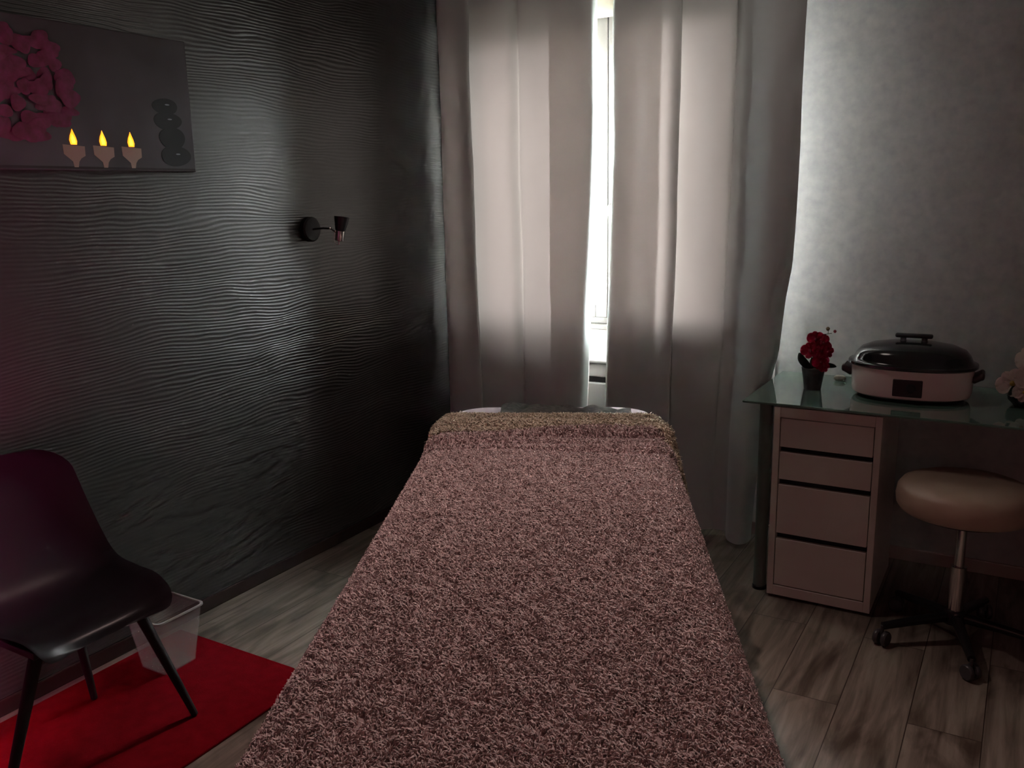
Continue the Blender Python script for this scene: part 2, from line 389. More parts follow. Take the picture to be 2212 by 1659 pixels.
box(bm, -.285, .285, TV1-.11, TV1-.08, .58, .661, M=Matrix.Translation(bv*BC) @ BM); box(bm, -.285, .285, TV0+.08, TV0+.11, .58, .661, M=Matrix.Translation(bv*BC) @ BM)
obj('table_frame', bm, wood, mt_)
for s in (-1, 1):
    for v in (TV0+.16, TV1-.16):
        bm = bmesh.new(); tube(bm, [P(v, s*.27, .60), P(v, s*.29, .0)], .022, 12, .018); obj('leg', bm, wood, mt_, smooth=True)
        if v > 2: 
            pass
for s in (-.28, .28):
    bm = bmesh.new(); tube(bm, [P(TV0+.16, s, .3), P(TV1-.16, s, .3)], .006, 8); obj('cable', bm, M['black'], mt_)

rng = np.random.default_rng(5)
def fbm(x, y, s, seed):
    r = np.random.default_rng(seed); out = np.zeros_like(x)
    for k in range(7):
        a = r.uniform(0, 2*PI); f = s*r.uniform(.6, 1.9); ph = r.uniform(0, 2*PI)
        out += np.sin((x*np.cos(a) + y*np.sin(a))*f + ph)
    return out/7
# ---- blanket surface: (v along, q across arc length) -> local (s, v, z)
BV0, BV1 = .55, 2.97
HWB, RB, ZB = .392, .060, .724
def blanket_pt(v, q, lift=0.0, extra=0.0):
    """q signed arc length from the centre line; returns s, v, z arrays"""
    aq = np.abs(q); sg = np.sign(q)
    hw = HWB + extra
    flat = hw-RB
    arc = RB*PI/2*.86
    th = np.clip((aq-flat)/RB, 0, PI/2*.86)
    s = np.where(aq < flat, aq, flat + RB*np.sin(th)); z = np.where(aq < flat, 0, -RB*(1-np.cos(th)))
    d = np.clip(aq-flat-arc, 0, None)
    s = s + d*math.cos(PI/2*.86); z = z - d*math.sin(PI/2*.86)
    # far corners are rounded and the end dips over the table edge
    cr_ = np.clip((v-2.86)/.16, 0, 1)
    s = s - .055*cr_**2*np.clip(aq/.3, 0, 1)
    zz = ZB + z + .0025*fbm(v, q, 9, 3) + .003*fbm(v, q, 4, 8)
    # wrinkles across the table close to the far end
    t_ = sg*s
    for vc, amp, wd, w1, w2, ph in ((2.770, .030, .018, 3.0, .020, .4), (2.705, .026, .019, 4.2, .016, 1.9), (2.635, .019, .018, 3.4, .020, 2.7)):
        c = vc + w2*np.sin(w1*t_*2.2 + ph)
        fade = .55 + .45*np.sin(5*t_+ph*2)
        zz = zz + amp*fade*np.exp(-((v-c)/wd)**2)
        zz = zz - .85*amp*np.exp(-((v-c+.036)/(wd*.7))**2)
    # side folds where the cloth hangs
    hang = np.clip((d)/.2, 0, 1)
    s = s + hang*(.010*np.sin(v*11+sg*1.3) + .006*np.sin(v*23+2))
    zz = zz + lift
    return sg*s, v, zz
def to_world(s, v, z):
    return np.stack([av.x*v + bv.x*(BC+s), av.y*v + bv.y*(BC+s), z], -1)
def pile_mesh(name, fn, v0, v1, qmax, n_tuft, L0, rad, mt, parent, seed, lean, thick=.012, base=True, dens=None, tone=(0.0, 1.0)):
    r = np.random.default_rng(seed)
    nv, nq = int((v1-v0)/.02)+2, int(2*qmax/.02)+2
    V, Q = np.meshgrid(np.linspace(v0, v1, nv), np.linspace(-qmax, qmax, nq), indexing='ij')
    G = to_world(*fn(V, Q)); 
    verts = [G.reshape(-1, 3)]
    idx = np.arange(nv*nq).reshape(nv, nq)
    quads = np.stack([idx[:-1, :-1], idx[:-1, 1:], idx[1:, 1:], idx[1:, :-1]], -1).reshape(-1, 4)
    # underside of the cloth
    def nrm(V_, Q_):
        e_ = 1e-3
        a = to_world(*fn(V_+e_, Q_)) - to_world(*fn(V_-e_, Q_)); b_ = to_world(*fn(V_, Q_+e_)) - to_world(*fn(V_, Q_-e_))
        n = np.cross(b_, a); n /= np.linalg.norm(n, axis=-1, keepdims=True)+1e-9
        a /= np.linalg.norm(a, axis=-1, keepdims=True)+1e-9
        return n, a
    ng, _ = nrm(V, Q)
    verts.append((G - ng*.004).reshape(-1, 3)); q2 = quads[:, ::-1] + nv*nq
    border = []
    ring = list(idx[0, :]) + list(idx[1:, -1]) + list(idx[-1, -2::-1]) + list(idx[-2:0:-1, 0])
    for i in range(len(ring)):
        a, b_ = ring[i], ring[(i+1) % len(ring)]; border.append((b_, a, a+nv*nq, b_+nv*nq))
    quads = np.concatenate([quads, q2, np.array(border)])
    nb = 2*nv*nq
    # tufts
    v = r.uniform(v0, v1, n_tuft*2); q = r.uniform(-qmax, qmax, n_tuft*2)
    if dens is not None: keep = r.uniform(0, 1, len(v)) < dens(v, q)
    else: keep = np.ones(len(v), bool)
    v = v[keep][:n_tuft]; q = q[keep][:n_tuft]; n_t = len(v)
    p = to_world(*fn(v, q)); n, a = nrm(v, q); b_ = np.cross(n, a)
    ang = 2.2*fbm(v, q, 130, seed+1)*2.5 + r.normal(0, 1.4, n_t) + lean[1]
    dirt = np.cos(ang)[:, None]*a + np.sin(ang)[:, None]*b_
    ll = L0*r.uniform(.6, 1.25, n_t)[:, None]; le = lean[0]*r.uniform(.6, 1.3, n_t)[:, None]
    p1 = p + n*ll*.45 + dirt*ll*.18*le
    p2 = p + n*ll*.80*(1-.25*le) + dirt*ll*.62*le
    p3 = p2 + dirt*ll*.34*le + n*ll*r.uniform(-.25, .22, n_t)[:, None]
    sd_ = np.cross(n, dirt)
    rr_ = rad*r.uniform(.75, 1.25, n_t)[:, None]
    def tri(c, k):
        return [c + rr_*k*(sd_), c + rr_*k*(-.5*sd_+.86*n*.6+.5*dirt), c + rr_*k*(-.5*sd_-.86*n*.3-.6*dirt)]
    T = np.stack(tri(p-n*.001, 1.0) + tri(p1, 1.15) + tri(p2, .8) + [p3], 1)    # (n,10,3)
    verts.append(T.reshape(-1, 3))
    k = nb + np.arange(n_t)[:, None]*10
    qs = []
    for l0 in (0, 3):
        for i in range(3):
            j = (i+1) % 3; qs.append(np.concatenate([k+l0+i, k+l0+j, k+l0+3+j, k+l0+3+i], 1))
    quads = np.concatenate([quads] + qs)
    tris = np.concatenate([np.concatenate([k+6+i, k+6+(i+1) % 3, k+9], 1) for i in range(3)])
    vv = np.concatenate(verts).astype(np.float32)
    me = bpy.data.meshes.new(name)
    me.vertices.add(len(vv)); me.vertices.foreach_set('co', vv.ravel())
    nl = quads.size + tris.size; me.loops.add(nl)
    me.loops.foreach_set('vertex_index', np.concatenate([quads.ravel(), tris.ravel()]).astype(np.int32))
    nf = len(quads)+len(tris); me.polygons.add(nf)
    ls = np.concatenate([np.arange(len(quads))*4, quads.size + np.arange(len(tris))*3]).astype(np.int32)
    me.polygons.foreach_set('loop_start', ls)
    me.polygons.foreach_set('use_smooth', np.ones(nf, bool))
    # fibre-to-fibre tone variation, plus gap shade painted by the darkest base cloth
    at_ = me.attributes.new('tone', 'FLOAT', 'POINT')
    tn = np.concatenate([np.full(nb, .0), np.repeat(r.uniform(tone[0], tone[1], n_t), 10)]).astype(np.float32)
    at_.data.foreach_set('value', tn)
    me.update(calc_edges=True); me.validate()
    me.materials.append(mt)
    o = bpy.data.objects.new(name, me); C.objects.link(o)
    if parent is not None: o.parent = parent
    return o
def fur_mat(name, c0, c1):
    mt = new_mat(name, c1, .85)
    t, ns, L, b = nodes(mt); at_ = N(t, 'ShaderNodeAttribute', attribute_name='tone'); r = N(t, 'ShaderNodeValToRGB')
    r.color_ramp.elements[0].color = (*c0, 1); r.color_ramp.elements[1].color = (*c1, 1)
    L.new(at_.outputs['Fac'], r.inputs[0]); L.new(r.outputs[0], b.inputs['Base Color'])
    b.inputs['Sheen Weight'].default_value = .3
    return mt
bl = empty('blanket', 'fluffy dusty-pink blanket with cream turned-back edge covering the massage table', 'blanket', (0, 0, 0))
fur = fur_mat('blanket_pile', (.38, .28, .27), (.90, .72, .69))
pile_mesh('pile_cloth', lambda v, q: blanket_pt(v, q), BV0, BV1-.03, .66, 135000, .0118, .0018, fur, bl, 11, (1.0, 0.0),
          dens=lambda v, q: np.clip(np.where(v < .85, .25, 1.0)*np.where(np.abs(q) > .56, .5, 1.0), 0, 1))
# turned-back band at the far end
def band_pt(v, q):
    s, vv, z = blanket_pt(v, q, 0, .008)
    t_ = s
    edge = 2.828 + .012*np.sin(4*t_+.5) + .010*np.sin(9*t_) - np.clip(np.abs(q)-.30, 0, 1)*np.where(q > 0, .95, .25)
    # v runs 0..1 from the near edge to the far end
    vv = edge + (v-2.83)/(3.02-2.83)*(2.965-edge)
    s, vv, z = blanket_pt(vv, q, 0, .008)
    k = np.clip((vv-edge)/.03, 0, 1); k = np.sqrt(1-(1-k)**2+1e-9)
    far = np.clip((2.965-vv)/.03, 0, 1); far = np.sqrt(1-(1-far)**2+1e-9)
    z = z + .003 + .016*k*(.25+.75*far) + 0.010*np.sin((vv-2.83)*82 + 2*t_)*k*far
    z = z - .018*(1-far)
    return s, vv, z
cream = fur_mat('blanket_reverse', (.68, .60, .44), (.94, .87, .68))
pile_mesh('turned_back_edge', band_pt, 2.83, 3.02, .60, 30000, .0145, .0018, cream, bl, 29, (1.25, 0.3))

# charcoal cloth lying on the bare end of the table
def cloth_sheet():
    bm = bmesh.new(); nu, nv_ = 70, 26; rows = []
    for j in range(nv_+1):
        row = []
        for i in range(nu+1):
            u = i/nu; w_ = j/nv_
            s = -.185 + .47*u
            v = 2.955 + w_*(.205 + .032*math.sin(u*7+.6) + .020*math.sin(u*19) - .10*max(0, (u-.72)/.28)**1.5 - .02*max(0, (.06-u)/.06))
            z = .7235 + .010*abs(math.sin(u*9 + w_*2.2)) * (.4+.6*w_) + .007*abs(math.sin(u*23 - w_*5)) + .012*math.exp(-((u-.09)/.05)**2)*w_ + .014*math.exp(-((u-.5)/.06)**2)*w_
            if v > TV1-.03: z -= (v-TV1+.03)*.35
            row.append(bm.verts.new(P(v, s, z)))
        rows.append(row)
    for a, b_ in zip(rows, rows[1:]):
        for i in range(nu): bm.faces.new((a[i], a[i+1], b_[i+1], b_[i]))
    bmesh.ops.solidify(bm, geom=bm.faces[:], thickness=.003)
    return bm
tag(obj('towel', cloth_sheet(), mottled(new_mat('charcoal_terry', (.1, .1, .1), .95), (.13, .135, .13), (.27, .265, .25), 45, .8, 260, .002), smooth=True),
    'crumpled charcoal cloth on the bare lilac end of the massage table', 'towel')

# ------------------------------------------------------------ desk, drawers
dk = empty('glass_desk', 'desk with greenish frosted glass top in front of the grey wall', 'desk', (0, 0, 0))
gm = new_mat('frosted_green_glass', (.115, .20, .165), .07); 
t, ns, L, b = nodes(gm); b.inputs['Coat Weight'].default_value = .6; b.inputs['Coat Roughness'].default_value = .03
obj('glass_top', bx(-.865, .62, 3.108, 3.700, .741, .750, bev=.0025), gm, dk)
for x, y in ((-.795, 3.185), (-.795, 3.62), (.55, 3.185), (.55, 3.62)):
    bm = bmesh.new(); tube(bm, [(x, y, 0), (x, y, .735)], .024, 20); box(bm, x-.03, x+.03, y-.03, y+.03, .734, .741)
    lg = obj('leg', bm, M['legmetal'], dk, smooth=True)
    bm = bmesh.new(); lathe(bm, [(.027, 0), (.027, .012), (.024, .015)], 20, (x, y, 0)); obj('foot', bm, M['black'], lg)
bm = bmesh.new(); box(bm, -.79, .55, 3.61, 3.63, .70, .733); obj('cross_rail', bm, M['legmetal'], dk)

cb = empty('drawer_unit', 'narrow white four-drawer unit under the left end of the glass desk', 'drawer unit', (-.57, 3.36, 0))
cb.rotation_euler = (0, 0, 0)
X0, X1, Y0, Y1 = -.182, .182, -.237, .235
bm = bmesh.new()
box(bm, X0, X0+.022, Y0, Y1, .012, .735, bev=.0015); box(bm, X1-.022, X1, Y0, Y1, .012, .735, bev=.0015)
box(bm, X0+.022, X1-.022, Y0, Y1, .697, .735, bev=.0015); box(bm, X0+.022, X1-.022, Y0, Y1, .012, .050, bev=.0015)
box(bm, X0+.022, X1-.022, Y1-.012, Y1, .05, .697)
obj('carcass', bm, M['white'], cb)
bm = bmesh.new(); box(bm, X0+.022, X1-.022, Y0+.035, Y0+.04, .05, .697); obj('recess', bm, M['slot'], cb)
for z0, z1 in ((.588, .694), (.466, .568), (.258, .445), (.054, .236)):
    bm = bmesh.new(); box(bm, X0+.025, X1-.025, Y0+.002, Y0+.022, z0, z1, bev=.0015)
    box(bm, X0+.03, X1-.03, Y0+.022, Y0+.034, z0, z1-.02)
    obj('drawer', bm, M['white'], cb)
for x in (X0+.03, X1-.03):
    for y in (Y0+.04, Y1-.04): obj('glide', bx(x-.018, x+.018, y-.018, y+.018, 0, .012), M['black'], cb)

# ------------------------------------------------------------ roaster (oval stone heater)
rs = empty('electric_roaster', 'oval cream electric roaster with black lid on the glass desk', 'roaster', (-.342, 3.43, .750), math.radians(2))
cream_e = new_mat('cream_enamel', (.88, .74, .70), .25)
bm = bmesh.new(); lathe(bm, [(.0, .012), (.90, .012), (.965, .018), (.985, .030), (1.0, .105), (1.0, .116), (.97, .118), (0, .118)], 64, sx=.203, sy=.145, ex=2.5)
obj('body', bm, cream_e, rs, smooth=True)
bm = bmesh.new(); lathe(bm, [(.0, .0), (.86, .0), (.90, .012), (0, .013)], 48, sx=.203, sy=.145, ex=2.5)
obj('base', bm, M['black'], rs, smooth=True)
bm = bmesh.new(); lathe(bm, [(0, .117), (1.03, .117), (1.065, .122), (1.06, .130), (1.0, .134), (.97, .142), (.93, .160), (.86, .176), (.70, .190), (.45, .199), (.2, .203), (0, .204)], 64, sx=.203, sy=.145, ex=2.4)
lid = obj('lid', bm, new_mat('black_enamel', (.012, .014, .014), .12), rs, smooth=True)
bm = bmesh.new()
for s in (-1, 1): lathe(bm, [(.014, .200), (.010, .206), (.010, .216)], 16, (s*.035, 0, 0))
box(bm, -.062, .062, -.013, .013, .215, .230, bev=.006, seg=3)
obj('knob', bm, M['blackmat'], lid, smooth=True)
bm = bmesh.new(); vs = box(bm, -.048, .048, -.1465, -.136, .026, .088, bev=.0035, seg=3)
pn = obj('control_panel', bm, new_mat('brown_black_panel', (.035, .022, .024), .3), rs)
bm = bmesh.new(); lathe(bm, [(.0, 0), (.016, 0), (.014, .012), (0, .013)], 24, M=Matrix.Translation((.012, -.146, .058)) @ Matrix.Rotation(PI/2, 4, 'X'))
obj('dial', bm, M['blackmat'], pn, smooth=True)
for s in (-1, 1):
    bm = bmesh.new()
    box(bm, .196, .236, -.045, .045, .070, .098, bev=.010, seg=3, M=Matrix.Rotation(0 if s > 0 else PI, 4, 'Z'))
    for v in bm.verts:
        if abs(v.co.x) > .215: v.co.z += .012
    obj('side_handle', bm, new_mat('brown_handle', (.05, .03, .032), .4), rs, smooth=True)

# small pale stone
bm = bmesh.new(); lathe(bm, [(0, 0), (.6, .001), (.92, .006), (1, .011), (.9, .017), (.6, .021), (0, .0225)], 24, sx=.024, sy=.015)
so = obj('massage_stone', bm, mottled(new_mat('pale_stone', (.4, .38, .34), .6), (.34, .32, .27), (.48, .46, .42), 40), smooth=True)
so.location = (-.617, 3.60, .750); so.rotation_euler = (0, 0, .15)
tag(so, 'small pale flat stone on the glass desk between red orchid and roaster', 'stone')

# ------------------------------------------------------------ orchid in a small pot
def petal(bm, M_, L_, W_, cup=.2, n=9, mseg=6, notch=0):
    rows = []
    for i in range(n+1):
        u = i/n; w_ = W_*(math.sqrt(max(0, 1-((u-.56)/.47)**2)) if u > .56 else .30+.70*math.sin(PI/2*u/.56))
        row = []
        for j in range(mseg+1):
            t_ = j/mseg*2-1
            x = t_*w_*.5; y = u*L_; z = cup*W_*(t_*t_)*.5 + cup*L_*.6*u*u + .04*W_*math.sin(t_*7+u*5)
            row.append(bm.verts.new(M_ @ Vector((x, y, z))))
        rows.append(row)
    fs = []
    for a, b_ in zip(rows, rows[1:]):
        for j in range(mseg): fs.append(bm.faces.new((a[j], a[j+1], b_[j+1], b_[j])))
    r = bmesh.ops.solidify(bm, geom=fs, thickness=.0006)
def orchid_bloom(name, loc, facing, size, spin, mats, parent):
    """facing: unit vector the bloom looks along"""
    f = Vector(facing).normalized(); Mx = Matrix.Translation(loc) @ f.to_track_quat('Z', 'Y').to_matrix().to_4x4() @ Matrix.Rotation(spin, 4, 'Z')
    bm = bmesh.new()
    for a, l_, w_ in ((0, .95, .62), (68, 1.06, 1.0), (148, .92, .60), (212, .92, .60), (292, 1.06, 1.0)):
        petal(bm, Mx @ Matrix.Rotation(math.radians(a), 4, 'Z') @ Matrix.Translation((0, size*.02, .001*(a % 3))), size*.5*l_, size*.5*w_*1.25, .12)
    fl_ = obj(name, bm, mats[0], parent, smooth=True)
    bm = bmesh.new(); lathe(bm, [(0, 0), (.09*size, .02*size), (.10*size, .08*size), (.05*size, .15*size), (0, .17*size)], 12, M=Mx)
    obj('lip', bm, mats[1], fl_, smooth=True)
red = mottled(new_mat('crimson_petal', (.45, .01, .06), .55), (.40, .008, .045), (.55, .016, .085), 60)
t, ns, L, b = nodes(red)
red_l = new_mat('dark_lip', (.20, .01, .03), .5)
oc = empty('potted_orchid', 'small red orchid in a grey pot on the left end of the glass desk', 'potted plant', (-.680, 3.40, .750))
potm = mottled(new_mat('grey_pot', (.07, .075, .08), .45), (.055, .06, .065), (.10, .105, .11), 30)
bm = bmesh.new(); lathe(bm, [(0, 0), (.030, 0), (.031, .003), (.042, .080), (.0435, .084), (.040, .085), (.038, .078), (.034, .066), (0, .066)], 40, cap1=True)
obj('pot', bm, potm, oc, smooth=True)
bm = bmesh.new(); lathe(bm, [(0, .064), (.030, .066), (.036, .070), (.030, .075), (.015, .079), (0, .080)], 24)
obj('soil', bm, mottled(new_mat('moss', (.25, .22, .17), .9), (.16, .14, .10), (.32, .29, .23), 120, .8, 300), oc, smooth=True)
leafm = mottled(new_mat('dark_leaf', (.03, .05, .04), .4), (.022, .035, .030), (.045, .065, .055), 25)
U3 = Vector((math.cos(YAW), math.sin(YAW), 0)); V3 = Vector((-math.sin(YAW), math.cos(YAW), 0))   # picture right / away from the viewer
def loc_p(px, pz, d=0): return U3*px + V3*d + Vector((0, 0, pz))      # px: metres to the right of the pot axis
def leaf(pts, wid, parent, name='leaf'):
    c = catmull(pts, 6); bm = bmesh.new(); rows = []
    nrm_ = -V3
    for i, p in enumerate(c):
        u = i/(len(c)-1); d = (c[min(i+1, len(c)-1)]-c[max(i-1, 0)]).normalized(); sd_ = d.cross(nrm_).normalized()
        w_ = wid*math.sin(PI*(.06+.90*u))**.7
        rows.append([bm.verts.new(p + sd_*w_*k*.5 + nrm_*(-.006*k*k)) for k in (-1, -.5, 0, .5, 1)])
    fs = []
    for a, b_ in zip(rows, rows[1:]):
        for j in range(4): fs.append(bm.faces.new((a[j], a[j+1], b_[j+1], b_[j])))
    bmesh.ops.solidify(bm, geom=fs, thickness=.001)
    return obj(name, bm, leafm, parent, smooth=True)
leaf([loc_p(0, .070), loc_p(-.026, .094), loc_p(-.046, .118), loc_p(-.052, .142)], .030, oc)
leaf([loc_p(.010, .072), loc_p(.040, .090), loc_p(.068, .088, .0), loc_p(.088, .084)], .020, oc)
leaf([loc_p(0, .072, .01), loc_p(.01, .10, .03), loc_p(.02, .105, .055)], .026, oc)
bm = bmesh.new(); st = catmull([loc_p(-.004, .07, .004), loc_p(-.008, .12, .006), loc_p(.0, .17, .006), loc_p(.022, .205, .004), loc_p(.050, .212, 0), loc_p(.063, .214, 0)], 8); tube(bm, st, .0016, 8, .0010)
tube(bm, [loc_p(.048, .212, 0), loc_p(.049, .219, 0), loc_p(.048, .226, 0)], .0010, 6)
obj('stem', bm, new_mat('olive_stem', (.05, .06, .03), .5), oc, smooth=True)
for px, pz, r_, col in ((.047, .231, .0075, (.12, .08, .03)), (.074, .2205, .006, (.22, .03, .04))):
    bm = bmesh.new(); lathe(bm, [(0, -1), (.6, -.8), (1, 0), (.8, .6), (.3, .95), (0, 1)], 16, M=Matrix.Translation(loc_p(px, pz)) @ Matrix.Diagonal((r_, r_, r_*1.05, 1)))
    obj('bud', bm, new_mat('bud', col, .5), oc, smooth=True)
fc = -V3 + Vector((0, 0, .25))
for px, pz, d, sz, spin, tw in ((-.002, .195, -.012, .060, .1, -.15), (.026, .180, -.016, .060, .7, .25), (-.022, .152, -.018, .064, .3, -.35), (.044, .150, -.014, .058, 1.0, .4), (.016, .150, -.024, .052, .4, .1), (.014, .108, -.030, .066, .2, .1), (.026, .096, -.034, .050, .9, .3)):
    orchid_bloom('bloom', loc_p(px, pz, d), fc + U3*tw, sz, spin, (red, red_l), oc)

# ------------------------------------------------------------ white flowers at the right edge
wf = empty('flower_arrangement', 'white artificial flowers in a dark bowl at the right end of the desk', 'flowers', (.035, 3.44, .750))
bm = bmesh.new(); lathe(bm, [(0, 0), (.045, 0), (.065, .02), (.070, .045), (.062, .060), (.058, .058), (.064, .044), (.05, .02), (0, .015)], 40)
obj('bowl', bm, M['black'], wf, smooth=True)
whp = new_mat('white_petal', (.78, .68, .62), .6); yel = new_mat('yellow_lip', (.35, .22, .03), .5)
rnd = random.Random(4)
for px, pz, d, sz, tw in ((-.075, .085, -.02, .095, -.7), (-.025, .100, -.04, .100, -.2), (.03, .125, -.02, .10, .1), (-.01, .16, 0, .10, -.1), (.05, .19, .01, .10, .2), (.07, .10, -.03, .09, .5), (-.05, .06, -.05, .07, -.3), (.02, .07, -.06, .08, 0)):
    orchid_bloom('bloom', loc_p(px, pz, d), -V3 + Vector((0, 0, .3)) + U3*tw, sz, rnd.uniform(0, 3), (whp, yel), wf)
for px, pz, l_ in ((-.06, .05, -.10), (.05, .05, .09), (-.02, .05, -.06)):
    leaf([loc_p(0, .045), loc_p(l_*.5, .075, -.02), loc_p(l_, pz, -.05)], .03, wf)
bm = bmesh.new()
for px, pz, d in ((-.075, .085, -.02), (.03, .125, -.02), (-.01, .16, 0), (.05, .19, .01), (.07, .10, -.03)):
    tube(bm, [loc_p(0, .02), loc_p(px*.5, pz*.6+.01, d*.5+.01), loc_p(px, pz, d+.01)], .0016, 6)
obj('stem', bm, new_mat('green_stem', (.04, .07, .02), .5), wf)

# ------------------------------------------------------------ stool
sx_, sy_ = -.118, 3.075
st_ = empty('stool', 'round cream padded rolling stool beside the drawer unit', 'stool', (sx_, sy_, 0))
bm = bmesh.new(); lathe(bm, [(0, .462), (.185, .462), (.196, .466), (.205, .480), (.208, .505), (.204, .532), (.192, .549), (.17, .558), (.12, .564), (0, .566)], 56)
obj('seat', bm, mottled(new_mat('cream_vinyl', (.5, .36, .26), .45), (.44, .33, .25), (.50, .38, .29), 9, .1, 200), st_, smooth=True)
bm = bmesh.new(); lathe(bm, [(.16, .450), (.165, .462), (0, .463)], 40); lathe(bm, [(.05, .42), (.05, .452)], 24)
obj('seat_plate', bm, M['black'], st_, smooth=True)
bm = bmesh.new(); lathe(bm, [(.016, .26), (.016, .43)], 20); lathe(bm, [(.025, .10), (.025, .27), (.018, .272)], 20)
obj('gas_column', bm, M['chrome'], st_, smooth=True)
bm = bmesh.new(); lathe(bm, [(.035, .07), (.035, .11), (.028, .118)], 20)
obj('hub', bm, M['black'], st_, smooth=True)
for k in range(5):
    a = math.radians(214 + 72*k); dx, dy = math.cos(a), math.sin(a)
    bm = bmesh.new(); tube(bm, [(dx*.025, dy*.025, .092), (dx*.13, dy*.13, .082), (dx*.245, dy*.245, .068)], .019, 10, .013)
    arm = obj('base_arm', bm, M['black'], st_, smooth=True)
    Mw = Matrix.Translation((dx*.245, dy*.245, .026)) @ Matrix.Rotation(a+.6, 4, 'Z') @ Matrix.Rotation(PI/2, 4, 'X')
    bm = bmesh.new()
    for s in (-1, 1): lathe(bm, [(0, s*.014-.008), (.022, s*.014-.008), (.0255, s*.014-.004), (.0255, s*.014+.004), (.022, s*.014+.008), (0, s*.014+.008)], 24, M=Mw)
    tube(bm, [(dx*.245, dy*.245, .03), (dx*.245, dy*.245, .07)], .006, 8)
    obj('caster', bm, new_mat('caster_plastic', (.06, .06, .065), .35), arm, smooth=True)

# ------------------------------------------------------------ wall spotlight on the left wall
sp = empty('wall_spotlight', 'small unlit black and chrome spotlight on the dark left wall', 'wall light', (XL, 2.708, 1.377))
MX = Matrix.Rotation(PI/2, 4, 'Y')
bm = bmesh.new(); lathe(bm, [(0, 0), (.046, 0), (.050, .004), (.050, .022), (.044, .028), (0, .029)], 40, M=MX)
obj('wall_plate', bm, M['blackmat'], sp, smooth=True)
bm = bmesh.new(); tube(bm, [(.028, 0, .0), (.075, .01, .004), (.098, .018, .002)], .004, 8); obj('arm', bm, M['black'], sp, smooth=True)
bm = bmesh.new(); lathe(bm, [(0, -1), (.7, -.7), (1, 0), (.7, .7), (0, 1)], 16, M=Matrix.Translation((.100, .020, .004)) @ Matrix.Scale(.0055, 4)); obj('joint', bm, M['chrome'], sp, smooth=True)
Mh = Matrix.Translation((.128, .050, -.008)) @ Matrix.Rotation(math.radians(8), 4, 'Y') @ Matrix.Rotation(math.radians(-5), 4, 'X')
bm = bmesh.new(); lathe(bm, [(0, .0), (.019, .0), (.021, .004), (.030, .050), (.0305, .056), (.028, .055), (.018, .008), (0, .006)], 32, M=Mh)
obj('shade', bm, new_mat('satin_black', (.012, .012, .016), .3), sp, smooth=True)
bm = bmesh.new(); lathe(bm, [(0, -.041), (.016, -.041), (.0175, -.038), (.0175, -.001), (0, 0)], 28, M=Mh)
sk = obj('socket', bm, M['chrome'], sp, smooth=True)
bm = bmesh.new(); lathe(bm, [(0, -.056), (.0035, -.055), (.004, -.041), (0, -.0405)], 12, M=Mh); obj('finial', bm, M['chrome'], sk, smooth=True)
bm = bmesh.new(); tube(bm, [Mh @ Vector(p) for p in catmull([(-.010, -.017, .0), (-.012, -.020, -.02), (-.010, -.020, -.040), (-.004, -.010, -.056), (0, 0, -.056)], 5)], .0009, 6); obj('wire', bm, M['chrome'], sk, smooth=True)
bm = bmesh.new(); tube(bm, [(.100, .020, .004), (.114, .036, -.012), (.126, .049, -.018)], .003, 8); obj('bracket', bm, M['black'], sp, smooth=True)

# ------------------------------------------------------------ lit canvas with candles, pebbles and blossom
CY0, CY1, CZ0, CZ1 = 1.36, 2.150, 1.597, 2.022
cv = empty('canvas_picture', 'canvas print of three glowing candles, black pebbles and magenta blossom', 'picture', (XL, 1.83, CZ0))
def ycv(y): return y-1.83
def zcv(z): return z-CZ0
bgm = new_mat('canvas_print', (.09, .085, .09), .7)
t, ns, L, b = nodes(bgm); co = N(t, 'ShaderNodeTexCoord'); nz = N(t, 'ShaderNodeTexNoise', i_Scale=3.5, i_Detail=2); r = N(t, 'ShaderNodeValToRGB')
r.color_ramp.elements[0].position = .35; r.color_ramp.elements[0].color = (.045, .036, .038, 1); r.color_ramp.elements[1].position = .7; r.color_ramp.elements[1].color = (.085, .078, .092, 1)
L.new(co.outputs['Object'], nz.inputs[0]); L.new(nz.outputs['Fac'], r.inputs[0]); L.new(r.outputs[0], b.inputs['Base Color'])
obj('canvas', bx(0, .028, ycv(CY0), ycv(CY1), 0, CZ1-CZ0, bev=.003), bgm, cv)
def flat(name, outline, x, mt, parent, th=.0008):
    bm = bmesh.new(); a = [bm.verts.new((x, ycv(y), zcv(z))) for y, z in outline]; b_ = [bm.verts.new((x+th, ycv(y), zcv(z))) for y, z in outline]
    bm.faces.new(a[::-1]); bm.faces.new(b_)
    for i in range(len(a)):
        j = (i+1) % len(a); bm.faces.new((a[i], a[j], b_[j], b_[i]))
    return obj(name, bm, mt, parent)
def ell(yc, zc, ry, rz, n=28, wob=0, seed=0):
    rr_ = random.Random(seed); ph = rr_.uniform(0, 6)
    return [(yc+ry*(1+wob*math.sin(3*t_+ph))*math.cos(t_), zc+rz*(1+wob*math.sin(3*t_+ph))*math.sin(t_)) for t_ in [2*PI*k/n for k in range(n)]]
flat('printed_ground', [(CY0+.01, CZ0+.004), (CY1-.004, CZ0+.004), (CY1-.004, CZ0+.010), (CY0+.01, CZ0+.012)], .0278, new_mat('print_ground', (.02, .012, .014), .7), cv)
cnd = new_mat('print_candle', (.36, .25, .20), .7); hold = new_mat('print_holder', (.30, .32, .32), .7)
flm = new_mat('led_flame', (1, .55, .05), .5); flm.node_tree.nodes['Principled BSDF'].inputs['Emission Color'].default_value = (1, .34, .012, 1); flm.node_tree.nodes['Principled BSDF'].inputs['Emission Strength'].default_value = 1.6
